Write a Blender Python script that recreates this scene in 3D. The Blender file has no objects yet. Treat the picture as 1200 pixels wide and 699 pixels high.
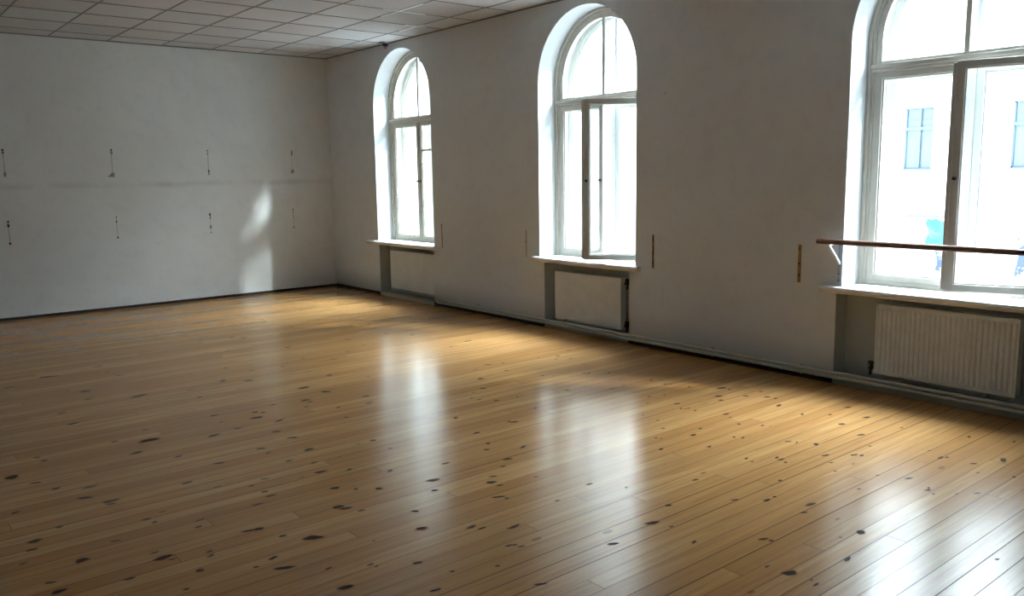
import bpy, bmesh, math, random
from mathutils import Vector, Matrix

random.seed(7)
SC = bpy.context.scene
COL = SC.collection
PI = math.pi

# ------------------------------------------------------------------ camera
CAM = (10.539, -5.4438, 1.5146)
YAW, PITCH, ROLL, FPX = 2.45601, -0.147729, -0.015941, 976.21
fw = Vector((math.cos(PITCH)*math.cos(YAW), math.cos(PITCH)*math.sin(YAW), math.sin(PITCH)))
rt = fw.cross(Vector((0, 0, 1))).normalized()
up = rt.cross(fw)
cr, sr = math.cos(ROLL), math.sin(ROLL)
r2 = rt*cr + up*sr
u2 = up*cr - rt*sr
cam_data = bpy.data.cameras.new('camera')
cam_data.sensor_width = 36.0
cam_data.sensor_fit = 'HORIZONTAL'
cam_data.lens = FPX/1200*36
cam_data.clip_start = 0.05
cam = bpy.data.objects.new('camera', cam_data)
COL.objects.link(cam)
mw = Matrix((r2, u2, -fw)).transposed().to_4x4()
mw.translation = Vector(CAM)
cam.matrix_world = mw
SC.camera = cam

# ------------------------------------------------------------------ light and exposure
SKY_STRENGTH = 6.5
GLOW_STRENGTH = 130.0      # broad bright lobe added to the sky to light the floor by the windows
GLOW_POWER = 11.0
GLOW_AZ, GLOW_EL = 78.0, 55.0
SUN_STRENGTH = 6.0
SUN_ANGLE = 4.0
SUN_AZ = 37.0        # degrees away from the plane of the window wall
SUN_EL = 32.0
EXPOSURE = 0.50

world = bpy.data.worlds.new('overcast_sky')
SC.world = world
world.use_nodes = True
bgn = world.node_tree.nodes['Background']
bgn.inputs[0].default_value = (0.88, 0.945, 1.04, 1)
wt = world.node_tree
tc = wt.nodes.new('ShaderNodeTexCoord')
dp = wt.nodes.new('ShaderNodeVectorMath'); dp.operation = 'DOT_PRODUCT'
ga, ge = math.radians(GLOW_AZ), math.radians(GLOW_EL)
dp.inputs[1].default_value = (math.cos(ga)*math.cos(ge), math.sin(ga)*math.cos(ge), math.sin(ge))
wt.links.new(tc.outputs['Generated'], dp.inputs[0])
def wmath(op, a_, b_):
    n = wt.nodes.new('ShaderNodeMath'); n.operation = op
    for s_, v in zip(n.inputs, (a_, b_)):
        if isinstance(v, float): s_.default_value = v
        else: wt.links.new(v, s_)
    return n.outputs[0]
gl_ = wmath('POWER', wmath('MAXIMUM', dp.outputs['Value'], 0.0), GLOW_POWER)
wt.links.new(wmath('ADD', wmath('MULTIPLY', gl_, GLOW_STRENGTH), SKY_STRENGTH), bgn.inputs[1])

sun_d = bpy.data.lights.new('hazy_sun', 'SUN')
sun_d.energy = SUN_STRENGTH
sun_d.angle = math.radians(SUN_ANGLE)
sun_d.color = (0.93, 0.97, 1.0)
sun = bpy.data.objects.new('hazy_sun', sun_d)
COL.objects.link(sun)
a, e = math.radians(SUN_AZ), math.radians(SUN_EL)
to_sun = Vector((math.cos(a)*math.cos(e), math.sin(a)*math.cos(e), math.sin(e)))
sun.rotation_euler = to_sun.to_track_quat('Z', 'Y').to_euler()
sun.location = to_sun*30

SC.view_settings.view_transform = 'Standard'
SC.view_settings.look = 'None'
SC.view_settings.gamma = 1.0
SC.view_settings.use_curve_mapping = False
SC.view_settings.exposure = EXPOSURE
SC.cycles.max_bounces = 10
SC.cycles.diffuse_bounces = 6
SC.cycles.glossy_bounces = 4
SC.cycles.transparent_max_bounces = 16
SC.cycles.sample_clamp_indirect = 6.0
SC.cycles.use_denoising = True

# ------------------------------------------------------------------ dimensions
H = 3.098
ROOM_X, ROOM_Y = 13.2, -8.0
WALL_T = 0.60
SILL_Z = 0.70
SPRING = 2.375
WIN = {1: (1.20, 2.47), 2: (4.33, 5.60), 3: (7.53, 8.80)}
NICHE = {1: (1.21, 2.45), 2: (4.395, 5.53), 3: (7.49, 8.80)}
NICHE_D, NICHE_Z0, NICHE_Z1 = 0.15, 0.045, 0.65

# ------------------------------------------------------------------ node helpers
def new_mat(name, base=(0.8, 0.8, 0.8), rough=0.5, metal=0.0, spec=0.5):
    m = bpy.data.materials.new(name)
    m.use_nodes = True
    b = m.node_tree.nodes['Principled BSDF']
    b.inputs['Base Color'].default_value = (*base, 1)
    b.inputs['Roughness'].default_value = rough
    b.inputs['Metallic'].default_value = metal
    b.inputs['Specular IOR Level'].default_value = spec
    return m

class NT:
    def __init__(s, m):
        s.t = m.node_tree; s.n = s.t.nodes; s.b = s.n.get('Principled BSDF')
    def add(s, kind, **kw):
        n = s.n.new(kind)
        for k, v in kw.items(): setattr(n, k, v)
        return n
    def link(s, a, b): s.t.links.new(a, b)
    def val(s, sock, v):
        if hasattr(v, 'is_output') or isinstance(v, bpy.types.NodeSocket): s.link(v, sock)
        else: sock.default_value = v
    def math(s, op, a, b=0.0, c=0.0, clamp=False):
        n = s.add('ShaderNodeMath', operation=op, use_clamp=clamp)
        s.val(n.inputs[0], a); s.val(n.inputs[1], b); s.val(n.inputs[2], c)
        return n.outputs[0]
    def mix(s, fac, a, b, blend='MIX'):
        n = s.add('ShaderNodeMix', data_type='RGBA', blend_type=blend)
        s.val(n.inputs[0], fac)
        s.val(n.inputs[6], a if not isinstance(a, tuple) else (*a, 1))
        s.val(n.inputs[7], b if not isinstance(b, tuple) else (*b, 1))
        return n.outputs[2]
    def coord(s):
        n = s.add('ShaderNodeNewGeometry')
        return n.outputs['Position']
    def sep(s, v):
        n = s.add('ShaderNodeSeparateXYZ'); s.link(v, n.inputs[0]); return n.outputs
    def comb(s, x, y, z=0.0):
        n = s.add('ShaderNodeCombineXYZ')
        s.val(n.inputs[0], x); s.val(n.inputs[1], y); s.val(n.inputs[2], z)
        return n.outputs[0]
    def noise(s, vec, scale=5.0, detail=3.0, rough=0.5, dist=0.0):
        n = s.add('ShaderNodeTexNoise')
        s.link(vec, n.inputs['Vector'])
        n.inputs['Scale'].default_value = scale
        n.inputs['Detail'].default_value = detail
        n.inputs['Roughness'].default_value = rough
        n.inputs['Distortion'].default_value = dist
        return n.outputs['Fac']
    def white(s, vec=None, w=None):
        if vec is None:
            n = s.add('ShaderNodeTexWhiteNoise', noise_dimensions='1D'); s.link(w, n.inputs['W'])
        else:
            n = s.add('ShaderNodeTexWhiteNoise', noise_dimensions='3D'); s.link(vec, n.inputs['Vector'])
        return n.outputs['Value']
    def ramp(s, fac, lo, hi):
        n = s.add('ShaderNodeMapRange', clamp=True)
        s.val(n.inputs[0], fac); n.inputs[1].default_value = lo; n.inputs[2].default_value = hi
        return n.outputs[0]
    def bump(s, h, strength=0.3, dist=0.01):
        n = s.add('ShaderNodeBump'); s.link(h, n.inputs['Height'])
        n.inputs['Strength'].default_value = strength; n.inputs['Distance'].default_value = dist
        s.link(n.outputs[0], s.b.inputs['Normal'])
        return n

# ------------------------------------------------------------------ materials
def plaster(name, base, dirt, smear=None, low_dirt=None):
    m = new_mat(name, base, 0.85, spec=0.25)
    t = NT(m); P = t.coord(); xyz = t.sep(P)
    big = t.noise(P, 0.9, 4, 0.6)
    c = t.mix(t.ramp(big, 0.35, 0.75), base, dirt)
    med = t.noise(P, 7, 5, 0.65)
    c = t.mix(t.math('MULTIPLY', t.ramp(med, 0.5, 0.8), 0.35), c, tuple(v*0.8 for v in dirt))
    spots = t.noise(P, 16, 2, 0.5)
    c = t.mix(t.math('MULTIPLY', t.ramp(spots, 0.72, 0.80), 0.4), c, tuple(v*0.55 for v in dirt))
    if smear is not None:      # scuffed line left along the wall at barre height
        wob = t.math('MULTIPLY', t.math('SUBTRACT', t.noise(P, 1.6, 2), 0.5), 0.05)
        d = t.math('ABSOLUTE', t.math('SUBTRACT', t.math('ADD', xyz[2], wob), smear))
        f = t.math('SUBTRACT', 1.0, t.ramp(d, 0.004, 0.05))
        f = t.math('MULTIPLY', f, t.ramp(t.noise(P, 3.0, 4), 0.35, 0.7))
        c = t.mix(t.math('MULTIPLY', f, 0.42), c, tuple(v*0.5 for v in dirt))
    if low_dirt is not None:   # mop and shoe dirt just above the floor
        f = t.math('SUBTRACT', 1.0, t.ramp(t.math('ADD', xyz[2], t.math('MULTIPLY', med, 0.12)), 0.08, low_dirt))
        c = t.mix(t.math('MULTIPLY', f, 0.55), c, (0.30, 0.32, 0.29))
    t.link(c, t.b.inputs['Base Color'])
    fine = t.noise(P, 60, 4, 0.6)
    h = t.math('ADD', t.math('MULTIPLY', fine, 0.25), t.noise(P, 9, 4, 0.55))
    t.bump(h, 0.22, 0.01)
    return m

M = {}
M['wall_far'] = plaster('plaster_far_wall', (0.70, 0.71, 0.70), (0.61, 0.615, 0.60), smear=1.46)
M['wall_win'] = plaster('plaster_window_wall', (0.735, 0.775, 0.81), (0.67, 0.705, 0.735), low_dirt=0.34)
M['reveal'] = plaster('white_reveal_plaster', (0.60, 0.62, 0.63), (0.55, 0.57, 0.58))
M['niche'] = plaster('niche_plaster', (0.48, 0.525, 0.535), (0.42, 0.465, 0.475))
M['plinth'] = plaster('painted_plinth', (0.42, 0.44, 0.40), (0.34, 0.36, 0.33))

def paint(name, base, chip=None, amount=0.0, rough=0.45):
    m = new_mat(name, base, rough)
    t = NT(m); P = t.coord()
    n = t.noise(P, 11, 4, 0.6)
    c = t.mix(t.ramp(n, 0.3, 0.8), base, tuple(v*0.86 for v in base))
    if chip:
        k = t.ramp(t.noise(P, 24, 5, 0.7), 0.74-amount, 0.78-amount)
        c = t.mix(k, c, chip)
    t.link(c, t.b.inputs['Base Color'])
    t.bump(t.noise(P, 40, 3), 0.08, 0.005)
    return m
M['frame'] = paint('old_white_gloss_paint', (0.62, 0.60, 0.55), (0.30, 0.24, 0.17), 0.02)
M['frame_chipped'] = paint('chipped_white_gloss_paint', (0.60, 0.57, 0.50), (0.27, 0.21, 0.14), 0.13)
M['frame_outer'] = paint('outer_white_gloss_paint', (0.72, 0.75, 0.76))
M['sill'] = paint('sill_gloss_paint', (0.74, 0.73, 0.71), (0.42, 0.36, 0.28), 0.0, 0.4)
M['radiator'] = paint('radiator_enamel', (0.72, 0.775, 0.81), None, 0, 0.4)
M['pipe'] = paint('pipe_enamel', (0.56, 0.58, 0.54), None, 0, 0.35)
M['dark_metal'] = new_mat('blackened_metal', (0.03, 0.027, 0.025), 0.45, 0.6)
M['dark_gap'] = new_mat('dark_brown_board', (0.018, 0.011, 0.009), 0.7)
M['white_metal'] = paint('white_bracket_enamel', (0.80, 0.82, 0.85))
M['blue_metal'] = paint('blue_grey_bracket_plate', (0.40, 0.45, 0.54))
M['sensor_grey'] = new_mat('grey_plastic', (0.22, 0.25, 0.28), 0.5)
M['sensor_dark'] = new_mat('dark_red_plastic', (0.02, 0.003, 0.008), 0.25)
M['sensor_red'] = new_mat('dull_red_plastic', (0.16, 0.05, 0.06), 0.5)
M['scar'] = plaster('grey_bare_plaster', (0.26, 0.26, 0.24), (0.20, 0.20, 0.18))
M['scar_light'] = plaster('pale_filler', (0.42, 0.42, 0.39), (0.34, 0.34, 0.31))

def wood(name, c1, c2, scale=30, rough=0.45, axis=0):
    m = new_mat(name, c1, rough)
    t = NT(m); P = t.coord(); xyz = list(t.sep(P))
    v = [t.math('MULTIPLY', xyz[i], 2.0 if i == axis else scale) for i in range(3)]
    n = t.noise(t.comb(*v), 1.0, 4, 0.6, 0.4)
    t.link(t.mix(t.ramp(n, 0.3, 0.7), c1, c2), t.b.inputs['Base Color'])
    t.bump(n, 0.1, 0.004)
    return m
M['barre'] = wood('brown_barre_wood', (0.20, 0.105, 0.07), (0.12, 0.06, 0.04))
M['strip_yellow'] = wood('yellowed_wood_strip', (0.36, 0.22, 0.07), (0.24, 0.14, 0.045), 60, 0.6, 2)
M['strip_orange'] = wood('orange_brown_wood_strip', (0.26, 0.115, 0.045), (0.15, 0.075, 0.03), 60, 0.6, 2)
M['strip_pale'] = wood('pale_worn_strip', (0.46, 0.38, 0.29), (0.38, 0.31, 0.24), 60, 0.7, 2)
M['strip_pink'] = wood('pinkish_worn_strip', (0.42, 0.28, 0.23), (0.30, 0.18, 0.15), 60, 0.7, 2)

def glass_mat():
    m = bpy.data.materials.new('window_glass')
    m.use_nodes = True
    t = NT(m); t.n.remove(t.b)
    tr = t.add('ShaderNodeBsdfTransparent'); tr.inputs[0].default_value = (0.955, 0.985, 0.985, 1)
    gl = t.add('ShaderNodeBsdfGlossy'); gl.inputs['Roughness'].default_value = 0.02
    gl.inputs[0].default_value = (0.9, 0.97, 1, 1)
    lw = t.add('ShaderNodeLayerWeight'); lw.inputs[0].default_value = 0.5
    fac = t.math('ADD', t.math('MULTIPLY', t.math('POWER', lw.outputs['Facing'], 5.0), 0.6), 0.03)
    mx = t.add('ShaderNodeMixShader')
    t.link(fac, mx.inputs[0]); t.link(tr.outputs[0], mx.inputs[1]); t.link(gl.outputs[0], mx.inputs[2])
    t.link(mx.outputs[0], t.n['Material Output'].inputs[0])
    return m
M['glass'] = glass_mat()

BOARD = 0.0901
BOARD0 = 9.061
FLOOR_ROUGH = 0.205
def floor_mat():
    m = new_mat('varnished_pine_boards', (0.5, 0.3, 0.12), FLOOR_ROUGH)
    t = NT(m); P = t.coord(); x, y, z = t.sep(P)
    u = t.math('DIVIDE', t.math('SUBTRACT', x, BOARD0-BOARD*200), BOARD)
    bid = t.math('FLOOR', u)
    fr = t.math('SUBTRACT', u, bid)
    r1 = t.white(w=bid)
    # butt joints: each row is cut into planks about 3.4 m long
    v = t.math('ADD', t.math('DIVIDE', y, 3.4), t.math('MULTIPLY', r1, 7.31))
    pid = t.math('FLOOR', v)
    fv = t.math('SUBTRACT', v, pid)
    r2 = t.white(vec=t.comb(bid, pid, 3.0))
    r3 = t.white(vec=t.comb(bid, pid, 9.0))
    ca = t.mix(r2, (0.48, 0.272, 0.106), (0.335, 0.168, 0.053))
    grain = t.noise(t.comb(t.math('ADD', t.math('MULTIPLY', x, 42), t.math('MULTIPLY', r2, 60)), t.math('MULTIPLY', y, 1.6), r3), 1.0, 5, 0.6, 0.6)
    c = t.mix(t.ramp(grain, 0.35, 0.72), ca, (0.30, 0.145, 0.046))
    blot = t.noise(t.comb(t.math('MULTIPLY', x, 1.1), t.math('MULTIPLY', y, 0.8), 0.0), 1.0, 4, 0.6)
    c = t.mix(t.math('MULTIPLY', t.ramp(blot, 0.45, 0.75), 0.30), c, (0.27, 0.135, 0.050))
    # faint orange streaks of heartwood
    st = t.noise(t.comb(t.math('ADD', t.math('MULTIPLY', x, 16), t.math('MULTIPLY', r3, 31)), t.math('MULTIPLY', y, 0.7), r2), 1.0, 3, 0.5)
    c = t.mix(t.math('MULTIPLY', t.ramp(st, 0.55, 0.7), 0.35), c, (0.43, 0.19, 0.055))
    # small procedural knots
    vo = t.add('ShaderNodeTexVoronoi', feature='F1')
    t.link(t.comb(t.math('MULTIPLY', u, 0.62), t.math('MULTIPLY', y, 3.0), 0.0), vo.inputs['Vector'])
    vo.inputs['Scale'].default_value = 1.0
    sepc = t.sep(vo.outputs['Color'])
    rad = t.math('MULTIPLY', t.math('SUBTRACT', sepc[0], 0.45), 0.14)
    kn = t.math('SUBTRACT', 1.0, t.ramp(t.math('SUBTRACT', vo.outputs['Distance'], rad), 0.0, 0.03))
    c = t.mix(t.math('MULTIPLY', kn, 0.7), c, (0.16, 0.075, 0.03))
    # gaps
    edge = t.math('MINIMUM', fr, t.math('SUBTRACT', 1.0, fr))
    gw = t.math('MULTIPLY', t.math('ADD', t.white(w=t.math('ROUND', u)), 0.15), 0.021)
    gap = t.math('LESS_THAN', edge, gw)
    e2 = t.math('MINIMUM', fv, t.math('SUBTRACT', 1.0, fv))
    gap = t.math('MAXIMUM', gap, t.math('MULTIPLY', t.math('LESS_THAN', e2, 0.0006), 0.8))
    c = t.mix(t.math('MULTIPLY', gap, 0.95), c, (0.03, 0.020, 0.009))
    soft = t.math('SUBTRACT', 1.0, t.ramp(edge, 0.0, 0.07))
    c = t.mix(t.math('MULTIPLY', soft, 0.28), c, (0.18, 0.085, 0.03))
    t.link(c, t.b.inputs['Base Color'])
    # satin varnish, worn in patches
    wear = t.noise(t.comb(t.math('MULTIPLY', x, 2.5), t.math('MULTIPLY', y, 1.2), 0.0), 1.0, 5, 0.65)
    ro = t.math('ADD', FLOOR_ROUGH-0.05, t.math('MULTIPLY', wear, 0.12))
    t.link(t.math('ADD', ro, t.math('MULTIPLY', gap, 0.5)), t.b.inputs['Roughness'])
    # boards are slightly cupped and sit a little askew
    wav = t.math('MULTIPLY', t.noise(t.comb(t.math('MULTIPLY', x, 7), t.math('MULTIPLY', y, 3.0), r2), 1.0, 1, 0.5), 0.0005)
    t.bump(wav, 0.35, 1.0)
    t.link(t.math('SUBTRACT', 0.55, t.math('MULTIPLY', gap, 0.55)), t.b.inputs['Specular IOR Level'])
    return m
M['floor'] = floor_mat()

def knot_mat():
    m = new_mat('dark_pine_knots', (0.05, 0.02, 0.012), 0.6, spec=0.05)
    t = NT(m); P = t.coord()
    at = t.add('ShaderNodeAttribute', attribute_name='knot')
    c = t.mix(t.ramp(t.noise(P, 60, 2), 0.35, 0.65), (0.085, 0.032, 0.014), (0.035, 0.014, 0.009))
    t.link(c, t.b.inputs['Base Color'])
    tr = t.add('ShaderNodeBsdfTransparent')
    mx = t.add('ShaderNodeMixShader')
    nz = t.math('MULTIPLY', t.math('SUBTRACT', t.noise(P, 55, 3), 0.5), 0.7)
    fac = t.ramp(t.math('ADD', at.outputs['Fac'], nz), 0.15, 0.75)
    t.link(t.math('MULTIPLY', fac, 0.82), mx.inputs[0])
    t.link(tr.outputs[0], mx.inputs[1]); t.link(t.b.outputs[0], mx.inputs[2])
    t.link(mx.outputs[0], t.n['Material Output'].inputs[0])
    return m
M['knot'] = knot_mat()

GX0, GY0 = 0.380, -0.347
def ceiling_mat():
    m = new_mat('mineral_fibre_tiles', (0.6, 0.58, 0.56), 0.9, spec=0.2)
    t = NT(m); P = t.coord(); x, y, z = t.sep(P)
    tx = t.math('FLOOR', t.math('DIVIDE', t.math('SUBTRACT', x, GX0), 0.6))
    ty = t.math('FLOOR', t.math('DIVIDE', t.math('SUBTRACT', y, GY0), 0.6))
    r = t.white(vec=t.comb(tx, ty, 1.0)); r_b = t.white(vec=t.comb(tx, ty, 5.0))
    c = t.mix(r, (0.58, 0.585, 0.60), (0.48, 0.48, 0.49))
    c = t.mix(t.math('MULTIPLY', r_b, 0.5), c, (0.53, 0.48, 0.48))
    dots = t.noise(P, 120, 3, 0.7)
    c = t.mix(t.ramp(dots, 0.62, 0.72), c, (0.38, 0.36, 0.35))
    t.link(c, t.b.inputs['Base Color'])
    t.bump(dots, 0.3, 0.004)
    return m
M['ceiling'] = ceiling_mat()
M['grid'] = new_mat('tarnished_grid_rail', (0.20, 0.19, 0.18), 0.6)
M['grid_glint'] = new_mat('grid_rail_glint', (0.88, 0.88, 0.88), 0.3)
M['facade'] = plaster('pale_render', (0.90, 0.89, 0.86), (0.86, 0.85, 0.82))  # own pale cream colour of the render
M['facade_frame'] = new_mat('grey_blue_window_paint', (0.10, 0.125, 0.17), 0.6)
M['facade_glass'] = new_mat('dull_street_glass', (0.115, 0.16, 0.19), 0.25)
M['street'] = plaster('pale_pavement', (0.55, 0.55, 0.54), (0.48, 0.48, 0.47))

# ------------------------------------------------------------------ mesh helpers
def box(bm, x0, x1, y0, y1, z0, z1, mi=0):
    v = [bm.verts.new((x, y, z)) for x in (x0, x1) for y in (y0, y1) for z in (z0, z1)]
    for f in ((0, 1, 3, 2), (4, 6, 7, 5), (0, 4, 5, 1), (2, 3, 7, 6), (0, 2, 6, 4), (1, 5, 7, 3)):
        bm.faces.new([v[i] for i in f]).material_index = mi

def prism_y(bm, pts, y0, y1, mi=0, side_mi=None):
    """extrude an outline given in (x, z) from y0 to y1"""
    A = [bm.verts.new((x, y0, z)) for x, z in pts]
    B = [bm.verts.new((x, y1, z)) for x, z in pts]
    bm.faces.new(A).material_index = mi
    bm.faces.new(B[::-1]).material_index = mi
    n = len(pts)
    for i in range(n):
        j = (i+1) % n
        f = bm.faces.new([A[i], B[i], B[j], A[j]])
        f.material_index = mi if side_mi is None or i not in side_mi[0] else side_mi[1]

def prism_x(bm, pts, x0, x1):
    A = [bm.verts.new((x0, y, z)) for y, z in pts]
    B = [bm.verts.new((x1, y, z)) for y, z in pts]
    bm.faces.new(A); bm.faces.new(B[::-1])
    n = len(pts)
    for i in range(n):
        j = (i+1) % n
        bm.faces.new([A[i], A[j], B[j], B[i]])

def tube(bm, path, r, seg=10):
    rings = []
    P = [Vector(p) for p in path]
    for i, p in enumerate(P):
        d = (P[min(i+1, len(P)-1)] - P[max(i-1, 0)]).normalized()
        ref = Vector((0, 0, 1)) if abs(d.z) < 0.9 else Vector((1, 0, 0))
        s = d.cross(ref).normalized(); t2 = s.cross(d)
        rings.append([bm.verts.new(p + (s*math.cos(2*PI*k/seg) + t2*math.sin(2*PI*k/seg))*r) for k in range(seg)])
    for A, B in zip(rings, rings[1:]):
        for k in range(seg):
            bm.faces.new([A[k], A[(k+1) % seg], B[(k+1) % seg], B[k]]).smooth = True
    bm.faces.new(rings[0][::-1]); bm.faces.new(rings[-1])

def lathe(bm, prof, c, axis='z', seg=16):
    """prof: (radius, height) pairs"""
    rings = []
    for r, h in prof:
        ring = []
        for k in range(seg):
            a_ = 2*PI*k/seg; p, q = r*math.cos(a_), r*math.sin(a_)
            v = {'z': (p, q, h), 'y': (p, h, q), 'x': (h, p, q)}[axis]
            ring.append(bm.verts.new((c[0]+v[0], c[1]+v[1], c[2]+v[2])))
        rings.append(ring)
    for A, B in zip(rings, rings[1:]):
        for k in range(seg):
            bm.faces.new([A[k], A[(k+1) % seg], B[(k+1) % seg], B[k]]).smooth = True
    bm.faces.new(rings[0][::-1]); bm.faces.new(rings[-1])

def obj(name, bm, mats, parent=None, loc=(0, 0, 0), bevel=0.0, rz=0.0):
    bmesh.ops.recalc_face_normals(bm, faces=bm.faces)
    me = bpy.data.meshes.new(name)
    bm.to_mesh(me); bm.free()
    if not isinstance(mats, (list, tuple)): mats = [mats]
    for m in mats: me.materials.append(m)
    o = bpy.data.objects.new(name, me)
    COL.objects.link(o)
    o.location = loc; o.rotation_euler = (0, 0, rz)
    if parent: o.parent = parent
    if bevel:
        b = o.modifiers.new('bevel', 'BEVEL'); b.width = bevel; b.segments = 2; b.limit_method = 'ANGLE'
        b.angle_limit = math.radians(50)
    return o

def tag(o, label=None, cat=None, group=None, kind=None):
    if label: o['label'] = label
    if cat: o['category'] = cat
    if group: o['group'] = group
    if kind: o['kind'] = kind
    return o

def empty(name, loc, rz=0.0):
    o = bpy.data.objects.new(name, None); COL.objects.link(o)
    o.location = loc; o.rotation_euler = (0, 0, rz); o.empty_display_size = 0.1
    return o

def struct(o, label, cat):
    return tag(o, label, cat, kind='structure')

# ------------------------------------------------------------------ room shell
def arc(cx, zc, r, n=40, a0=PI, a1=0.0):
    return [(cx + r*math.cos(a0+(a1-a0)*i/n), zc + r*math.sin(a0+(a1-a0)*i/n)) for i in range(n+1)]

bm = bmesh.new()
TOP = H + 0.3
keys = sorted(WIN)
xs = 0.0 - 0.3
for k in keys:
    xl, xr = WIN[k]; nl, nr = NICHE[k]; cx = (xl+xr)/2; r = (xr-xl)/2
    # pier, upper part (beside the opening) and lower part (beside the niche)
    prev = -0.3 if k == keys[0] else WIN[k-1][1]
    prevn = -0.3 if k == keys[0] else NICHE[k-1][1]
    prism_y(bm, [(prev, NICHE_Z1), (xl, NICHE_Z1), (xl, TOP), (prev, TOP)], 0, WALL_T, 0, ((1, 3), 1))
    box(bm, prevn, nl, 0, WALL_T, -0.3, NICHE_Z1)
    # spandrel above the arch
    pts = arc(cx, SPRING, r, 48)
    for (xa, za), (xb, zb) in zip(pts, pts[1:]):
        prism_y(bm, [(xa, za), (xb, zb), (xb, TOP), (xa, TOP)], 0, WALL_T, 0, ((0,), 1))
    # back of the niche, its plinth and the bench under the window
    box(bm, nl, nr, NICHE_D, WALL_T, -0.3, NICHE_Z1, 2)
    box(bm, nl, nr, -0.004, NICHE_D, -0.3, NICHE_Z0, 3)
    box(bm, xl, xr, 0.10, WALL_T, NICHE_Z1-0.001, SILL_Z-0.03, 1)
prism_y(bm, [(WIN[3][1], NICHE_Z1), (ROOM_X+0.3, NICHE_Z1), (ROOM_X+0.3, TOP), (WIN[3][1], TOP)], 0, WALL_T, 0, ((3,), 1))
box(bm, NICHE[3][1], ROOM_X+0.3, 0, WALL_T, -0.3, NICHE_Z1)
# darker cheeks of the radiator niches
for k in keys:
    nl, nr = NICHE[k]
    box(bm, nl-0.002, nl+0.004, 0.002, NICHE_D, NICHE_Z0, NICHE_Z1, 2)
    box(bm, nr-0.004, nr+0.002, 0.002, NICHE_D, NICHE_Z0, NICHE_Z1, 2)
struct(obj('wall_right', bm, [M['wall_win'], M['reveal'], M['niche'], M['plinth']]),
       'grey plaster wall with the tall arched windows', 'wall')

bm = bmesh.new(); box(bm, -0.3, 0, ROOM_Y-0.3, 0.0, -0.3, TOP)
struct(obj('wall_left', bm, M['wall_far']), 'bare pale grey plaster end wall with two rows of fixing scars', 'wall')
bm = bmesh.new(); box(bm, -0.3, ROOM_X+0.3, ROOM_Y-0.3, ROOM_Y, -0.3, TOP)
struct(obj('wall_back', bm, M['wall_far']), 'plaster wall facing the windows', 'wall')
bm = bmesh.new(); box(bm, ROOM_X, ROOM_X+0.3, ROOM_Y, 0.0, -0.3, TOP)
struct(obj('wall_front', bm, M['wall_far']), 'plaster wall at the near end of the hall', 'wall')
bm = bmesh.new(); box(bm, 0, ROOM_X, ROOM_Y, 0, H, TOP)
struct(obj('ceiling', bm, M['ceiling']), 'suspended ceiling of square mottled tiles', 'ceiling')

# grid rails of the suspended ceiling
bm = bmesh.new(); g = 0.0065
k = 0
while GX0 + 0.6*k < ROOM_X:
    X = GX0 + 0.6*k; box(bm, X-g, X+g, ROOM_Y, 0, H-0.0045, H+0.002); k += 1
k = 0
while GY0 - 0.6*k > ROOM_Y:
    Y = GY0 - 0.6*k; box(bm, 0, ROOM_X, Y-g, Y+g, H-0.004, H+0.002); k += 1
box(bm, 0, 0.012, ROOM_Y, 0, H-0.012, H+0.002); box(bm, 0, ROOM_X, -0.012, 0, H-0.010, H+0.002)
struct(obj('trim_1', bm, M['grid']), 'dark thin rails between the ceiling tiles', 'ceiling grid')

bm = bmesh.new()  # white bars put the glint on the shiny rails into colour
for x0, x1, y0, y1 in ((3.05, 3.80, -0.957, -0.937), (3.370, 3.390, -1.12, -0.64), (2.43, 2.90, -0.357, -0.337), (2.770, 2.790, -0.50, -0.24)):
    box(bm, x0, x1, y0, y1, H-0.006, H-0.0042)
struct(obj('trim_2', bm, M['grid_glint']), 'short white pieces imitating glints on the ceiling rails near the farthest window', 'ceiling grid')

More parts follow.
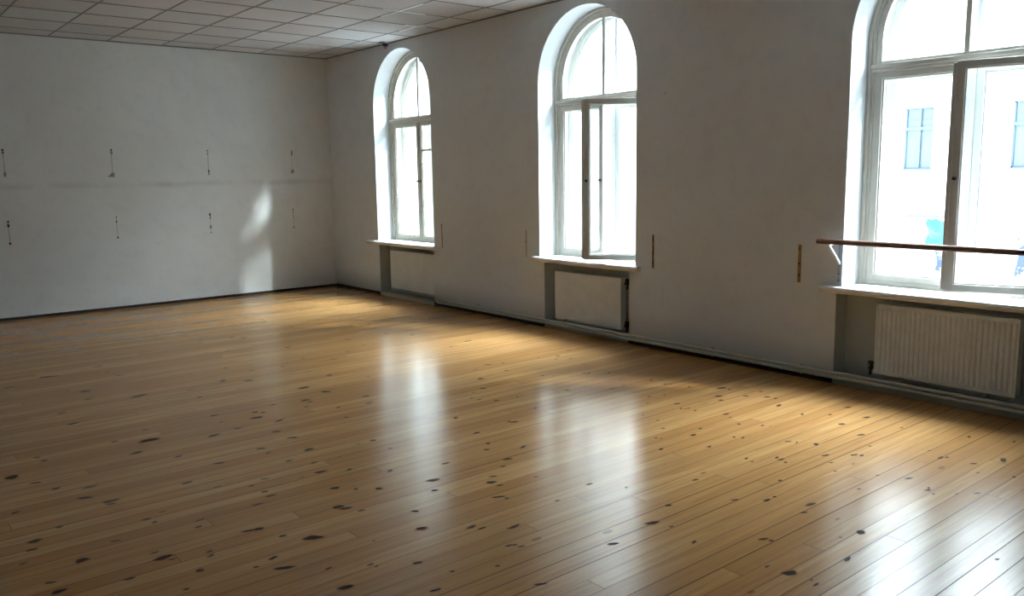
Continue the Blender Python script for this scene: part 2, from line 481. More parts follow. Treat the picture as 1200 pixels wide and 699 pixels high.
# floor: boards are in the material, the large dark knots lie on it
KNOTS = "260,187,23 355,235,34 408,245,19 428,227,25 424,271,19 456,263,14 478,257,29 501,289,44 522,282,38 529,325,21 533,303,31 539,302,21 549,310,18 565,295,20 551,345,44 542,337,20 538,341,25 527,364,25 545,366,15 567,337,29 451,310,33 398,308,23 421,295,22 406,290,13 449,353,21 475,355,20 331,281,21 283,247,30 271,254,30 360,135,26 361,178,21 394,180,19 409,204,18 474,226,14 503,237,14 552,267,31 569,274,28 589,302,17 534,145,30 567,178,30 560,147,21 596,206,12 623,207,22 613,214,18 606,215,15 597,229,11 637,251,23 666,231,18 591,194,26 445,100,34 455,126,18 538,133,17 541,163,16 549,83,25 558,93,15 564,82,21 587,90,16 620,95,18 610,107,25 607,109,16 592,138,18 544,100,17 640,103,15 657,89,18 652,113,15 635,153,19 654,127,16 656,169,14 626,191,13 655,200,17 669,229,26 671,90,19 674,88,13 690,113,14 686,124,16 696,137,12 710,124,25 712,160,11 726,162,13 739,172,16 748,189,12 751,188,10 719,131,15 539,61,20 688,84,19 705,70,37 711,69,15 717,89,31 724,96,20 729,58,19 722,127,14 721,129,12 728,128,14 746,120,24 752,124,11 746,66,19 740,67,27 757,79,28 778,86,18 790,74,16 805,87,27 754,156,16 759,169,26 778,179,17 777,155,14 781,152,15 775,124,15 779,122,9 802,139,18 806,137,12 815,132,25 803,180,16 808,182,12 813,167,18 816,168,23 820,170,15 828,145,24 837,134,12 844,163,11 836,153,13 764,132,17 789,51,25 729,75,21 808,63,25 832,68,12 823,98,26 838,133,21 841,131,19 861,153,11 836,113,12 870,104,22 872,101,16 885,101,18 893,84,31 906,106,15 885,48,16 861,97,11 865,57,19 892,113,10 885,151,10 864,177,12 897,149,11 903,141,16 873,146,20 805,225,19 833,195,15 833,232,18 843,215,13 843,221,23 859,211,27 849,282,16 869,257,13 881,278,12 890,276,34 901,277,14 898,275,8 898,249,20 886,233,8 862,221,16 866,258,20 889,222,29 936,206,11 886,154,16 890,157,10 763,202,19 749,281,15 788,327,24 805,338,15 802,339,13 834,353,19 774,268,18 789,258,12 817,260,21 825,280,31 833,277,12 779,294,14 828,308,21 709,256,25 661,313,17 702,304,21 692,332,18 676,347,18 703,358,15 710,349,22 718,323,38 730,330,21 745,351,17 763,359,29 721,373,26 728,369,16 760,381,9 778,393,15 781,392,10 789,378,18 788,409,27 812,385,19 776,342,24 780,339,19 691,267,20 699,274,19 719,275,27 734,297,18 740,303,30 746,302,18 726,284,16 757,312,26 761,310,14 788,330,15 801,341,19 812,356,12 804,372,12 671,260,23 642,313,20 569,379,31 587,348,25 605,346,27 565,363,25 612,368,26 622,368,17 632,348,29 642,365,19 654,356,19 620,395,25 669,360,33 659,386,18 664,395,16 654,408,16 638,418,24 676,393,20 683,393,20 695,365,28 717,375,33 689,402,24 689,429,18 696,432,17 716,413,27 715,417,23 730,408,18 740,399,42 721,451,13 724,437,13 728,438,15 738,446,18 747,420,21 750,428,13 758,420,33 770,407,14 750,455,12 594,408,23 552,412,55 541,428,22 571,423,36 542,468,19 551,466,22 568,484,42 586,476,26 602,470,24 611,457,28 625,462,34 638,453,32 642,454,20 623,491,19 655,479,20 672,447,20 678,445,17 668,439,15 664,490,31 687,464,17 673,493,24 685,498,14 697,479,32 710,493,20 727,469,19 720,492,30 717,453,39 710,455,16 529,407,23 346,384,20 364,380,23 400,412,42 426,416,25 452,438,28 484,438,37 347,452,32 330,423,53 318,384,34 441,386,52"
bm = bmesh.new()
box(bm, 0, ROOM_X, ROOM_Y, 0.0, -0.3, -0.004)
rb = random.Random(11)
b0 = BOARD0 - BOARD*math.floor(BOARD0/BOARD)
edges_x = [0.0] + [b0+BOARD*i for i in range(int((ROOM_X-b0)/BOARD)+1)] + [ROOM_X]
NY = 36
for xa, xb in zip(edges_x, edges_x[1:]):             # every board is cupped and sits a little askew
    w_ = xb-xa
    if w_ < 0.012: continue
    tl = rb.uniform(-0.0035, 0.0035); cupa = rb.uniform(0.00006, 0.00022)
    am, wl, ph0 = rb.uniform(0.0001, 0.00045), rb.uniform(0.5, 1.6), rb.uniform(0, 6.3)
    us = [0.0, 0.16, 0.38, 0.62, 0.84, 1.0]
    grid = []
    for j in range(NY+1):
        y_ = ROOM_Y*j/NY + (0 if j in (0, NY) else rb.uniform(-0.03, 0.03)); row = []
        tj = tl + am*6*math.sin(2*PI*y_/wl+ph0)
        for u_ in us:
            q = (u_-0.5)*2
            z_ = -0.0009 + cupa*q*q + tj*(u_-0.5)*w_ + am*math.sin(2*PI*y_/wl*0.7+ph0)
            row.append(bm.verts.new((xa+u_*w_, y_, z_)))
        grid.append(row)
    for A, B in zip(grid, grid[1:]):
        for i in range(len(us)-1):
            f = bm.faces.new([A[i], A[i+1], B[i+1], B[i]]); f.smooth = True
lay = bm.loops.layers.float_color.new('knot')
for tok in KNOTS.split():
    a_, b_, c_ = (int(v) for v in tok.split(','))
    X, Y, R = a_/100, -b_/100, c_/1000*0.78
    if R*1.3 > -Y or X < R*1.5: continue
    n = 14
    el = random.uniform(1.15, 1.75); rot = random.uniform(-0.55, 0.35) + PI/2
    ph = [random.uniform(0.7, 1.2) for _ in range(n)]
    def kp(s):
        out = []
        for i in range(n):
            t_ = 2*PI*i/n; w = (ph[i]+ph[(i+1) % n])/2*s
            p_, q_ = R*el*math.cos(t_)*w, R/el*math.sin(t_)*w
            out.append(bm.verts.new((X + p_*math.cos(rot) - q_*math.sin(rot), Y + p_*math.sin(rot) + q_*math.cos(rot), 0.0005)))
        return out
    ctr = bm.verts.new((X, Y, 0.0005)); r1_, r2_, = kp(0.55), kp(1.3)
    for i in range(n):
        j = (i+1) % n
        f = bm.faces.new([ctr, r1_[i], r1_[j]]); f.material_index = 1
        for l in f.loops: l[lay] = (1, 1, 1, 1)
        f = bm.faces.new([r1_[i], r2_[i], r2_[j], r1_[j]]); f.material_index = 1
        for l in f.loops:
            v_ = 1.0 if l.vert in (r1_[i], r1_[j]) else 0.0
            l[lay] = (v_, v_, v_, 1)
fo = obj('floor', bm, [M['floor'], M['knot']])
for p in fo.data.polygons:
    if p.material_index == 1 and p.normal.z < 0: p.flip()
struct(fo, 'varnished knotty pine floorboards running towards the windows', 'floor')

# dark boards at the foot of the walls
bm = bmesh.new(); box(bm, 0.0, 0.014, ROOM_Y, 0.0, 0.0, 0.034)
struct(obj('baseboard_left', bm, M['dark_gap'], bevel=0.003), 'thin dark brown skirting under the end wall', 'skirting')
bm = bmesh.new()
segs = [(0.014, NICHE[1][0])] + [(NICHE[k][1], NICHE[k+1][0]) for k in (1, 2)] + [(NICHE[3][1], ROOM_X)]
for x0, x1 in segs: box(bm, x0, x1, -0.012, 0.0, 0.0, 0.040)
struct(obj('baseboard_right', bm, M['dark_gap'], bevel=0.003), 'thin dark brown skirting under the window wall', 'skirting')

# ------------------------------------------------------------------ windows
HW = 0.635
def u_frame(bm, ro, ri, y0, y1, zb, n=36):
    """arched frame: two posts and a half ring (z measured from the floor)"""
    box(bm, -ro, -ri, y0, y1, zb, SPRING); box(bm, ri, ro, y0, y1, zb, SPRING)
    A = arc(0, SPRING, ro, n); B = arc(0, SPRING, ri, n)
    for i in range(n):
        prism_y(bm, [B[i], A[i], A[i+1], B[i+1]], y0, y1)

def fanlight(parent, y0, mat, z0):
    ro, ri = HW-0.045, HW-0.088
    bm = bmesh.new(); th = 0.04
    A = arc(0, SPRING, ro, 36); B = arc(0, SPRING, ri, 36)
    for i in range(36): prism_y(bm, [B[i], A[i], A[i+1], B[i+1]], y0, y0+th)
    for s in (-1, 1): box(bm, min(s*ro, s*ri), max(s*ro, s*ri), y0, y0+th, z0, SPRING)
    box(bm, -ri, ri, y0, y0+th, z0, z0+0.033)
    box(bm, -0.017, 0.017, y0+0.004, y0+th-0.004, z0+0.033, SPRING+ri)
    f = obj('fanlight', bm, mat, parent, bevel=0.003)
    bm = bmesh.new()
    pts = [(-ri-0.005, z0+0.028)] + [(-ri-0.005, SPRING)] + arc(0, SPRING, ri+0.005, 36)[1:-1] + [(ri+0.005, SPRING), (ri+0.005, z0+0.028)]
    prism_y(bm, pts, y0+0.018, y0+0.022)
    obj('pane', bm, M['glass'], f)

def casement(parent, side, w, z0, z1, y, ang, mat, bars=(), knob=True, outer=False):
    """side +1: hinged on the right, reaches to the left; -1: hinged on the left"""
    s = -side
    th = 0.042; st = 0.052
    def bx(bm, a0, a1, y0, y1, b0, b1): box(bm, min(s*a0, s*a1), max(s*a0, s*a1), y0, y1, b0, b1)
    bm = bmesh.new()
    bx(bm, 0, st, 0, th, z0, z1); bx(bm, w-st, w, 0, th, z0, z1)
    bx(bm, st, w-st, 0, th, z0, z0+0.045); bx(bm, st, w-st, 0, th, z1-0.042, z1)
    # glazing moulding
    m_ = 0.010
    bx(bm, st, st+m_, 0.012, th-0.012, z0+0.045, z1-0.042); bx(bm, w-st-m_, w-st, 0.012, th-0.012, z0+0.045, z1-0.042)
    bx(bm, st+m_, w-st-m_, 0.012, th-0.012, z0+0.045, z0+0.045+m_); bx(bm, st+m_, w-st-m_, 0.012, th-0.012, z1-0.042-m_, z1-0.042)
    for zb in bars: bx(bm, st, w-st, 0.004, th-0.004, zb-0.014, zb+0.014)
    if side == 1: bx(bm, w-0.006, w+0.018, -0.010, 0.004, z0+0.01, z1-0.01)   # cover strip on the meeting stile
    o = obj('casement', bm, mat, parent, loc=(side*(HW-0.045), y, 0), bevel=0.003, rz=ang)
    bm = bmesh.new()
    bx(bm, st-0.004, w-st+0.004, 0.019, 0.023, z0+0.041, z1-0.042+0.004)
    obj('pane', bm, M['glass'], o)
    if knob:
        bm = bmesh.new()
        kx = s*(w-0.024)
        lathe(bm, [(0.013, 0), (0.013, -0.003), (0.005, -0.005), (0.005, -0.018), (0.011, -0.021), (0.012, -0.030), (0.006, -0.036)], (kx, 0, z0+0.715), 'y', 12)
        obj('knob', bm, M['dark_metal'], o)
    if not outer:
        for zh in (z0+0.22, z1-0.22):
            bm = bmesh.new()
            lathe(bm, [(0.003, -0.05), (0.0075, -0.046), (0.0075, 0.046), (0.003, 0.05)], (0, -0.006, zh), 'z', 10)
            obj('hinge', bm, mat, o)
    return o

def build_window(n, xl, xr, ang, sill_l, sill_r, bars, label, fmat):
    cx = (xl+xr)/2
    ZT0, ZT1 = 2.165, 2.205      # transom
    bm = bmesh.new()
    for y0, d in ((0.235, 0.075), (0.405, 0.065)):
        u_frame(bm, HW-0.001, HW-0.047, y0, y0+d, SILL_Z)
        box(bm, -HW+0.047, HW-0.047, y0, y0+d, SILL_Z, SILL_Z+0.030)
        box(bm, -HW+0.047, HW-0.047, y0, y0+d, ZT0, ZT1)
    box(bm, -HW+0.03, HW-0.03, 0.218, 0.236, ZT0+0.000, ZT0+0.020)       # transom mouldings
    box(bm, -HW+0.03, HW-0.03, 0.206, 0.236, ZT1-0.018, ZT1+0.010)
    # staff bead that covers the joint between frame and reveal
    A = arc(0, SPRING, HW-0.001, 36); B = arc(0, SPRING, HW-0.024, 36)
    for i in range(36): prism_y(bm, [B[i], A[i], A[i+1], B[i+1]], 0.215, 0.236)
    for s in (-1, 1): box(bm, min(s*(HW-0.001), s*(HW-0.024)), max(s*(HW-0.001), s*(HW-0.024)), 0.215, 0.236, SILL_Z, SPRING)
    win = obj('window_%d' % n, bm, fmat, loc=(cx, 0, 0), bevel=0.003)
    struct(win, label, 'window')
    fanlight(win, 0.245, fmat, ZT1); fanlight(win, 0.412, M['frame_outer'], ZT1)
    w = HW-0.045
    casement(win, -1, w-0.002, SILL_Z+0.030, ZT0-0.002, 0.242, 0, fmat)
    casement(win, 1, w-0.002, SILL_Z+0.030, ZT0-0.002, 0.242 if ang == 0 else 0.232, ang, fmat, bars)
    for sd in (-1, 1):
        casement(win, sd, w-0.002, SILL_Z+0.030, ZT0-0.002, 0.412, 0, M['frame_outer'], (), False, True)
    # inner sill board with a rounded nose, plus the sill between the two frames
    bm = bmesh.new()
    nose = [(0.236, SILL_Z), (0.236, SILL_Z-0.034), (0.09, SILL_Z-0.034), (0.09, SILL_Z-0.05), (-0.032, SILL_Z-0.050), (-0.050, SILL_Z-0.040), (-0.060, SILL_Z-0.020), (-0.054, SILL_Z-0.006), (-0.042, SILL_Z)]
    prism_x(bm, nose, xl-cx+0.001, xr-cx-0.001)
    nose2 = [(-0.001, SILL_Z), (-0.001, SILL_Z-0.050)] + nose[4:]
    prism_x(bm, nose2, sill_l-cx, xl-cx+0.001); prism_x(bm, nose2, xr-cx-0.001, sill_r-cx)
    box(bm, -HW+0.002, HW-0.002, 0.310, 0.405, SILL_Z-0.034, SILL_Z+0.01)
    box(bm, -HW+0.002, HW-0.002, 0.470, WALL_T+0.03, SILL_Z-0.04, SILL_Z-0.005)
    obj('window_sill', bm, M['sill'], win, bevel=0.002)
    return win

build_window(1, *WIN[1], 0.0, 0.985, 2.53, (1.82,), 'farthest arched window, closed, nearest the room corner, small upper pane in right sash', M['frame_chipped'])
build_window(2, *WIN[2], math.radians(40), 4.265, 5.665, (), 'middle arched window with its right casement swung wide into the room', M['frame'])
build_window(3, *WIN[3], math.radians(19), 7.385, 8.93, (), 'large near arched window behind the barre, right casement slightly open', M['frame'])

# ------------------------------------------------------------------ radiators
def valve(parent, x, y, z, flip=1):
    bm = bmesh.new()
    lathe(bm, [(0.010, -0.05), (0.010, -0.012), (0.017, -0.010), (0.017, 0.010), (0.020, 0.012), (0.020, 0.042), (0.014, 0.048)], (x, y, z), 'z', 12)
    tube(bm, [(x, y, z), (x+0.035*flip, y, z)], 0.009, 8)
    return obj('valve', bm, M['dark_metal'], parent)

def radiator(x0, x1, z0, z1, label, ribbed, feeds, valve_x, zp):
    cx = (x0+x1)/2; w = (x1-x0)/2
    root = empty('radiator', (cx, 0.08, z0)); h = z1-z0
    tag(root, label, 'radiator', 'radiators under the windows')
    yf = -0.040 if ribbed else -0.035
    bm = bmesh.new()
    if ribbed:
        n = int(round((x1-x0)/0.0335)); st = (x1-x0-0.03)/n
        prof = []
        for i in range(n):
            a0 = -w+0.015+i*st
            prof += [(a0, yf+0.007), (a0+st*0.18, yf+0.007), (a0+st*0.32, yf), (a0+st*0.86, yf)]
        prof += [(w-0.015, yf+0.007)]
        zz = [0.0, 0.018, 0.034, h-0.040, h-0.024, h]
        sc = [0.0, 0.0, 1.0, 1.0, 0.0, 0.0]
        rows = []
        for z_, s_ in zip(zz, sc):
            rows.append([bm.verts.new((x_, (yf+0.004) + (y_-(yf+0.004))*s_, z_)) for x_, y_ in prof])
        for A, B in zip(rows, rows[1:]):
            for i in range(len(prof)-1): bm.faces.new([A[i], A[i+1], B[i+1], B[i]])
        box(bm, -w, -w+0.015, yf+0.003, yf+0.014, 0, h); box(bm, w-0.015, w, yf+0.003, yf+0.014, 0, h)
        box(bm, -w+0.002, w-0.002, yf+0.010, yf+0.014, 0.002, h-0.002)
    else:
        box(bm, -w, w, yf, yf+0.012, 0, h)
        for zz in (0.016, h-0.022): box(bm, -w+0.012, w-0.012, yf-0.002, yf+0.001, zz-0.003, zz+0.003)
    obj('front_panel', bm, M['radiator'], root, bevel=0.0025)
    bm = bmesh.new()
    box(bm, -w+0.004, w-0.004, 0.030, 0.042, 0.004, h-0.004)
    obj('rear_panel', bm, M['radiator'], root, bevel=0.002)
    bm = bmesh.new()                                         # convector fins between the panels
    m_ = int((x1-x0)/0.03)
    for i in range(m_):
        X = -w+0.02+i*(2*w-0.04)/(m_-1); box(bm, X-0.0008, X+0.0008, yf+0.013, 0.030, 0.03, h-0.03)
    tag(obj('convector_fins', bm, M['dark_gap'], root), 'dark fins between the two panels')
    bm = bmesh.new()
    for s in (-1, 1): box(bm, s*(w-0.002)-0.002, s*(w-0.002)+0.002, yf+0.008, 0.034, 0.01, h-0.004)
    box(bm, -w+0.004, w-0.004, yf+0.012, yf+0.018, h-0.006, h); box(bm, -w+0.004, w-0.004, 0.026, 0.031, h-0.006, h)
    nb = int(w*2/0.03)
    for i in range(nb):
        X = -w+0.02+i*(2*w-0.04)/(nb-1); box(bm, X-0.003, X+0.003, yf+0.014, 0.030, h-0.005, h-0.002)
    obj('casing', bm, M['radiator'], root, bevel=0.001)
    for fx in feeds:                                         # short connectors down to the pipe run
        bm = bmesh.new()
        X = fx-cx
        tube(bm, [(X, -0.01, 0.02), (X, -0.01, zp-z0+0.012), (X, -0.045, zp-z0+0.008), (X, -0.088, zp-z0+0.008)], 0.0085, 8)
        tag(obj('feed_pipe', bm, M['pipe'], root), 'short painted pipe at the foot')
    for vx, vz, fl in valve_x:
        tag(valve(root, vx-cx, -0.02, vz-z0, fl), 'black valve')
    for s in (-0.7, 0.7):
        bm = bmesh.new(); box(bm, s*w-0.012, s*w+0.012, 0.042, 0.0699, 0.1, h-0.08)
        obj('wall_bracket', bm, M['radiator'], root)
    return root

PIPE_Z = 0.086
radiator(1.40, 2.425, 0.105, 0.585, 'smooth flat white radiator in the niche under the farthest window', False, (1.6,), (), PIPE_Z)
radiator(4.50, 5.385, 0.090, 0.565, 'smooth flat white radiator in the niche under the middle window', False, (4.66,), ((5.45, 0.13, -1), (5.45, 0.52, -1)), PIPE_Z)
radiator(7.765, 8.66, 0.112, 0.600, 'ribbed white panel radiator under the near window by the barre', True, (7.965, 8.487, 8.642), ((7.735, 0.145, 1),), PIPE_Z)

def pipe(name, z, y, r, x0, label):
    bm = bmesh.new()
    path = [(x0, y+0.02, z-0.012), (x0+0.10, y, z-0.010)]
    X = x0+0.4
    while X < ROOM_X-0.1:
        dz = -0.008 if X < 7.45 else 0.0
        path.append((X, y + 0.002*math.sin(X*2.1), z + dz + 0.0018*math.sin(X*1.7+z*40))); X += 0.3
    path.append((ROOM_X-0.001, y, z))
    tube(bm, path, r, 10)
    return tag(obj(name, bm, M['pipe']), label, 'pipe', 'heating pipes along the window wall')
pipe('heating_pipe', PIPE_Z, -0.028, 0.0115, 2.47, 'upper of two painted heating pipes along the foot of the window wall')
pipe('heating_pipe', PIPE_Z-0.031, -0.030, 0.0115, 2.50, 'lower of two painted heating pipes along the foot of the window wall')
for i, X in enumerate((3.3, 6.45, 7.25, 9.6)):
    bm = bmesh.new()
    box(bm, X-0.009, X+0.009, -0.016, -0.0005, PIPE_Z-0.060, PIPE_Z+0.016)
    tag(obj('pipe_clip', bm, M['plinth'], bevel=0.002),
        ['small grey clip holding the pipes between the far and middle windows', 'small grey clip holding the pipes right of the middle window',
         'small grey clip holding the pipes left of the near window niche', 'small grey clip holding the pipes right of the near window'][i], 'pipe clip', 'clips holding the heating pipes')

# ------------------------------------------------------------------ barre in front of the near window
BX0, BX1, BY, BZ = 7.415, 10.45, -0.15, 1.022
root = empty('ballet_barre', (7.51, 0, BZ))
tag(root, 'brown wooden barre on a white wall bracket in front of the near window', 'barre')
bm = bmesh.new()
lathe(bm, [(0.012, 0.0), (0.0185, 0.006), (0.019, 0.3), (0.019, BX1-BX0-0.006), (0.012, BX1-BX0)], (BX0-7.51, BY, 0), 'x', 16)
tag(obj('rail', bm, M['barre'], root), 'round brown wooden rail')
for X in (7.508, 10.25):
    bm = bmesh.new(); d = X-7.51
    box(bm, d-0.011, d+0.011, -0.004, -0.0002, -0.295, 0.0)
    pl = tag(obj('wall_plate', bm, M['blue_metal'], root, bevel=0.001), 'blue-grey metal plate')
    for z_ in (-0.03, -0.15, -0.235, -0.28):
        bm = bmesh.new()
        lathe(bm, [(0.006, -0.004), (0.006, -0.006), (0.003, -0.008)], (d, 0, z_), 'y', 8)
        obj('screw', bm, M['dark_metal'], pl)
    bm = bmesh.new()
    box(bm, d-0.011, d+0.011, -0.165, -0.004, -0.025, -0.018)
    A = [(-0.160, -0.026), (-0.142, -0.026), (-0.004, -0.150), (-0.004, -0.172)]
    prism_x(bm, A, d-0.009, d+0.009)
    tag(obj('bracket_arm', bm, M['white_metal'], root, bevel=0.0015), 'white diagonal bracket arm')

# ------------------------------------------------------------------ worn strips on the window wall
def strip(X, z0, z1, w, mat, label, screws, taper=0.0):
    bm = bmesh.new()
    n = 9; L, R_ = [], []
    rnd = random.Random(int(X*100))
    for i in range(n):
        z_ = (z1-z0)*i/(n-1)
        L.append((-w/2 + rnd.uniform(-0.0015, 0.0015) + taper*i/n, z_)); R_.append((w/2 + rnd.uniform(-0.0015, 0.0015), z_))
    prism_y(bm, L + R_[::-1], -0.006, 0.0)
    o = obj('wooden_strip', bm, mat, loc=(X, -0.0002, z0), bevel=0.0008)
    tag(o, label, 'wooden strip', 'worn strips along the window wall')
    for s_ in screws:
        bm = bmesh.new()
        lathe(bm, [(0.008, -0.0055), (0.007, -0.009), (0.003, -0.010)], (0, 0, s_*(z1-z0)), 'y', 10)
        tag(obj('screw', bm, M['dark_metal'], o), 'dark screw')
strip(2.635, 0.68, 0.965, 0.012, M['strip_pink'], 'thin pinkish strip on the wall just right of the farthest window', (0.95,))
strip(4.130, 0.685, 0.955, 0.015, M['strip_pale'], 'pale faint strip on the wall just left of the middle window', (0.55,))
strip(5.803, 0.695, 0.985, 0.016, M['strip_orange'], 'orange-brown strip with dark screws just right of the middle window', (0.16, 0.47, 0.84))
strip(7.198, 0.700, 0.975, 0.024, M['strip_yellow'], 'yellow-brown wooden strip left of the barre end', (0.2, 0.5, 0.9))

# ------------------------------------------------------------------ fixing scars on the end wall
def scar(Y, z0, z1, label, top, bottom, chip=0, lean=0.0, grp=None, w=0.006):
    rnd = random.Random(int(abs(Y)*997+z0*100))
    bm = bmesh.new()
    n = 10; L, R_ = [], []
    for i in range(n):
        t_ = i/(n-1); z_ = (z1-z0)*t_; c_ = lean*(1-t_)
        ww = w*rnd.uniform(0.45, 1.0)
        L.append((c_-ww, z_)); R_.append((c_+ww, z_))
    pts = L + R_[::-1]
    A = [bm.verts.new((0.0014, y_, z_)) for y_, z_ in pts]; B = [bm.verts.new((0, y_, z_)) for y_, z_ in pts]
    for i in range(len(pts)):
        j = (i+1) % len(pts); bm.faces.new([A[i], A[j], B[j], B[i]])
    for i in range(n-1):
        bm.faces.new([A[i], A[i+1], A[2*n-2-i], A[2*n-1-i]])
    o = obj('fixing_scar', bm, M['scar_light'], loc=(0.0002, Y, z0))
    tag(o, label, 'wall scar', 'old fixing scars on the end wall')
    h = z1-z0
    def blob(zc, r, mat, nm, lab, hz=1.0, yc=0.0):
        bm = bmesh.new(); k_ = 10
        ring = []
        for i in range(k_):
            a_ = 2*PI*i/k_; q = r*rnd.uniform(0.75, 1.15)
            ring.append((yc+q*math.cos(a_), zc+q*hz*math.sin(a_)))
        A = [bm.verts.new((0.0030, y_, z_)) for y_, z_ in ring]; B = [bm.verts.new((0.0, y_, z_)) for y_, z_ in ring]
        bm.faces.new(A)
        for i in range(k_):
            j = (i+1) % k_; bm.faces.new([A[i], A[j], B[j], B[i]])
        tag(obj(nm, bm, mat, o), lab)
    for t_, r, hz in top + bottom:
        blob(t_*h, r, M['dark_gap'] if r < 0.0125 else M['scar'], 'screw_hole' if r < 0.0125 else 'plaster_patch', 'dark screw hole' if r < 0.0125 else 'grey bare plaster patch', hz, lean*(1-t_))
    if chip:
        bm = bmesh.new()
        ring = [(-0.085, -0.012), (0.018, -0.016), (0.016, 0.058), (-0.020, 0.050), (-0.058, 0.012)]
        A = [bm.verts.new((0.0026, y_*0.75, z_*0.75)) for y_, z_ in ring]; B = [bm.verts.new((0.0, y_*0.75, z_*0.75)) for y_, z_ in ring]
        bm.faces.new(A)
        for i in range(5):
            j = (i+1) % 5; bm.faces.new([A[i], A[j], B[j], B[i]])
        tag(obj('plaster_patch', bm, M['scar'], o), 'triangular chipped plaster patch')

U0, U1 = 1.565, 1.875
scar(-3.893, U0, U1, 'long grey scratch at the left edge of the upper row of scars', [(0.95, 0.010, 1.2), (0.86, 0.010, 1.6)], [(0.10, 0.014, 2.2)])
scar(-2.800, U0, U1, 'upper-row scar with a triangular plaster chip at its foot', [(0.97, 0.010, 1.2), (0.88, 0.014, 2.0)], [], chip=1, lean=-0.01)
scar(-1.685, U0, U1, 'thin upper-row scar with small dark ends above the light patch', [(0.96, 0.009, 1.0), (0.84, 0.009, 1.0)], [(0.14, 0.011, 1.8), (0.03, 0.010, 1.0)])
scar(-0.570, U0, U1+0.02, 'smudged grey scar nearest the corner in the upper row', [(0.82, 0.013, 3.4)], [(0.10, 0.022, 1.2)], w=0.003)
L0, L1 = 0.840, 1.095
scar(-3.912, L0, L1, 'black-dotted scar at the left edge of the lower row', [(0.97, 0.011, 1.2), (0.80, 0.012, 1.8)], [(0.03, 0.012, 1.2)])
scar(-2.808, L0, L1, 'thin scratch with three dark dots, lower row below the triangular chip', [(0.97, 0.008, 1.0), (0.76, 0.010, 1.1)], [(0.03, 0.011, 1.1)], w=0.004)
scar(-1.708, L0, L1, 'lower-row scar with a heavy dark top beside the light patch', [(0.90, 0.011, 2.4), (0.74, 0.010, 1.0)], [(0.30, 0.015, 2.0), (0.03, 0.009, 1.0)], w=0.003)
scar(-0.592, L0, L1+0.01, 'dotted scar nearest the corner in the lower row', [(0.95, 0.009, 1.0), (0.80, 0.008, 1.0), (0.60, 0.008, 1.0)], [(0.05, 0.013, 1.0)], w=0.003)

# ------------------------------------------------------------------ detector on the ceiling above the farthest window
root = empty('motion_detector', (1.66, -0.085, H-0.004))
tag(root, 'small dark red detector on a grey mount where ceiling meets window wall', 'detector')
bm = bmesh.new(); box(bm, -0.045, 0.02, -0.055, 0.0, -0.016, -0.0006)
tag(obj('mount', bm, M['sensor_grey'], root, bevel=0.004), 'grey mounting plate')
bm = bmesh.new()
lathe(bm, [(0.016, -0.012), (0.030, -0.018), (0.034, -0.034), (0.028, -0.050), (0.014, -0.060), (0.004, -0.063)], (0.0, 0.012, 0), 'z', 18)
hs = tag(obj('head', bm, M['sensor_dark'], root), 'near black detector head')
bm = bmesh.new()
lathe(bm, [(0.012, -0.058), (0.014, -0.068), (0.008, -0.076), (0.002, -0.078)], (0.0, 0.016, 0), 'z', 14)
tag(obj('lens', bm, M['sensor_red'], hs), 'dull red lens')

# ------------------------------------------------------------------ street and the building opposite
bm = bmesh.new(); box(bm, -60, 30, WALL_T, 60, -4.2, -4.0)
struct(obj('ground', bm, M['street']), 'pale paved street below the windows', 'street')

FY = 24.0
bld = empty('apartment_building', (-3.2, FY, -4.0))
tag(bld, 'white rendered building across the street seen through the windows', 'building')
cols = [-3.17 + 3.46*k for k in range(-1, 4)]
rows = [(1.47, 3.56)]
bm = bmesh.new()
OX, OZ = 3.2, 4.0
W2 = 0.50
x_lo, x_hi = cols[0]-1.7, cols[-1]+1.7
x_lo, x_hi = -42.0, 14.0
zb = [-4.0] + [v for r_ in rows for v in r_] + [13.2]
for i in range(0, len(zb)-1):
    z0, z1 = zb[i], zb[i+1]
    if i % 2 == 0: box(bm, x_lo+OX, x_hi+OX, 0, 0.5, z0+OZ, z1+OZ)
    else:
        ed = [x_lo] + [v for c_ in cols for v in (c_-W2, c_+W2)] + [x_hi]
        for j in range(0, len(ed), 2): box(bm, ed[j]+OX, ed[j+1]+OX, 0, 0.5, z0+OZ, z1+OZ)
box(bm, x_lo+OX, x_hi+OX, 0.5, 5, 0, 13.2+OZ); box(bm, x_lo+OX, x_hi+OX, -0.25, 0.0, 13.0+OZ, 13.25+OZ)
obj('facade_wall', bm, M['facade'], bld)
src = None
for (z0, z1) in rows:
    for c_ in cols:
        if src is None:
            h = z1-z0; t_ = 0.05
            bm = bmesh.new()
            box(bm, -W2, -W2+t_, 0.10, 0.16, 0, h); box(bm, W2-t_, W2, 0.10, 0.16, 0, h)
            box(bm, -W2, W2, 0.10, 0.16, 0, t_); box(bm, -W2, W2, 0.10, 0.16, h-t_, h)
            box(bm, -W2, W2, 0.07, 0.16, h*0.66-0.05, h*0.66+0.05); box(bm, -0.045, 0.045, 0.08, 0.16, 0, h)
            box(bm, -W2, W2, 0.12, 0.15, h*0.82-0.015, h*0.82+0.015)
            box(bm, -W2-0.05, W2+0.05, -0.08, 0.10, -0.06, 0.0)
            src = obj('facade_window', bm, M['facade_frame'], bld, loc=(c_+OX, 0, z0+OZ))
            bm = bmesh.new(); box(bm, -W2, W2, 0.17, 0.18, 0, h)
            srg = obj('pane', bm, M['facade_glass'], src)
        else:
            o = src.copy(); COL.objects.link(o); o.parent = bld; o.location = (c_+OX, 0, z0+OZ)
            g_ = srg.copy(); COL.objects.link(g_); g_.parent = o

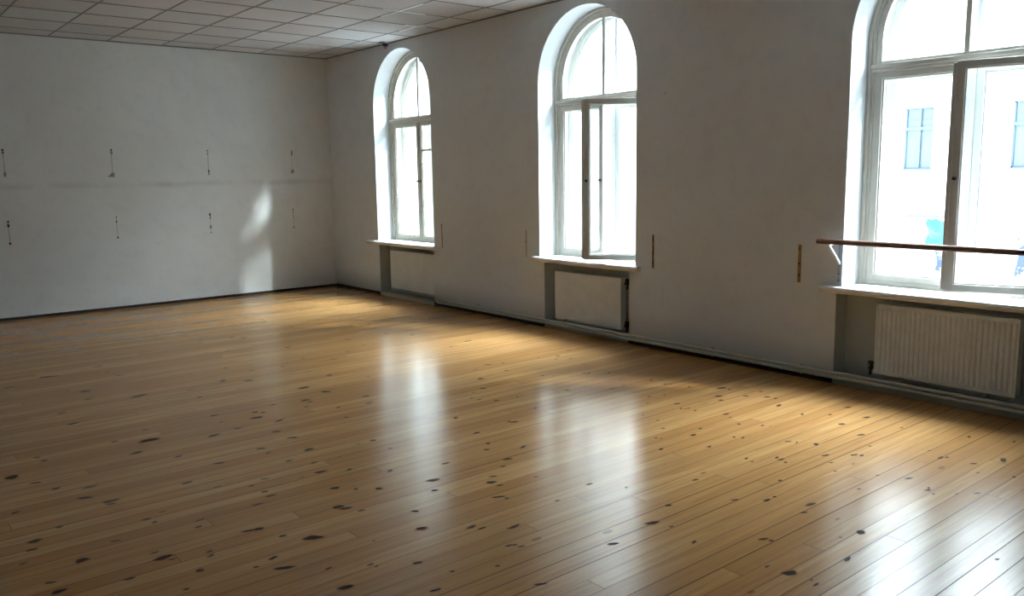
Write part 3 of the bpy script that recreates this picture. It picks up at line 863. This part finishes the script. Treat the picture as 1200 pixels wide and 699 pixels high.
# painted graffiti on the lower wall opposite
def spray(name, base, alt, scale, cut):
    m = new_mat(name, base, 0.7)
    t = NT(m); P = t.coord()
    n = t.noise(P, scale, 4, 0.6, 0.8)
    t.link(t.mix(t.ramp(n, cut, cut+0.04), base, alt), t.b.inputs['Base Color'])
    return m
M['spray_cyan'] = spray('turquoise_spray_paint', (0.03, 0.22, 0.26), (0.10, 0.13, 0.32), 3.0, 0.54)
M['spray_blue'] = spray('blue_spray_paint', (0.05, 0.07, 0.22), (0.60, 0.62, 0.74), 4.0, 0.54)
M['spray_pink'] = spray('faded_spray_paint', (0.16, 0.10, 0.13), (0.86, 0.85, 0.83), 5.0, 0.42)
def blot(x0, x1, z0, z1, mat, lab, jag=0.12, n=22):
    rnd = random.Random(int(x0*31+z0*7)); pts = []
    cx_, cz_ = (x0+x1)/2, (z0+z1)/2
    for i in range(n):
        a_ = 2*PI*i/n
        q = 1/max(abs(math.cos(a_)), abs(math.sin(a_))) * rnd.uniform(1-jag*2, 1.0)
        pts.append((cx_+OX+(x1-x0)/2*q*math.cos(a_), cz_+OZ+(z1-z0)/2*q*math.sin(a_)))
    bm = bmesh.new(); prism_y(bm, pts, -0.006, -0.001)
    tag(obj('graffiti', bm, mat, bld), lab)
blot(-2.75, -1.95, -1.25, -0.20, M['spray_cyan'], 'turquoise sprayed patch')
blot(-2.45, -1.85, -2.05, -1.30, M['spray_blue'], 'blue sprayed scrawl', 0.3)
blot(-3.35, -2.75, -1.10, -0.35, M['spray_pink'], 'faded pinkish scrawl', 0.3)
blot(-3.35, -2.80, -1.85, -1.60, M['spray_pink'], 'small faded scrawl', 0.3)
blot(-1.15, -0.95, -1.95, -1.70, M['spray_blue'], 'small blue mark', 0.3)
blot(0.05, 1.0, -2.1, -0.6, M['spray_blue'], 'blue sprayed figure', 0.25)
bm = bmesh.new(); box(bm, -3.4+OX, -1.9+OX, -0.05, -0.001, -0.19+OZ, -0.12+OZ)
tag(obj('ledge', bm, M['facade_frame'], bld), 'grey ledge above the graffiti')
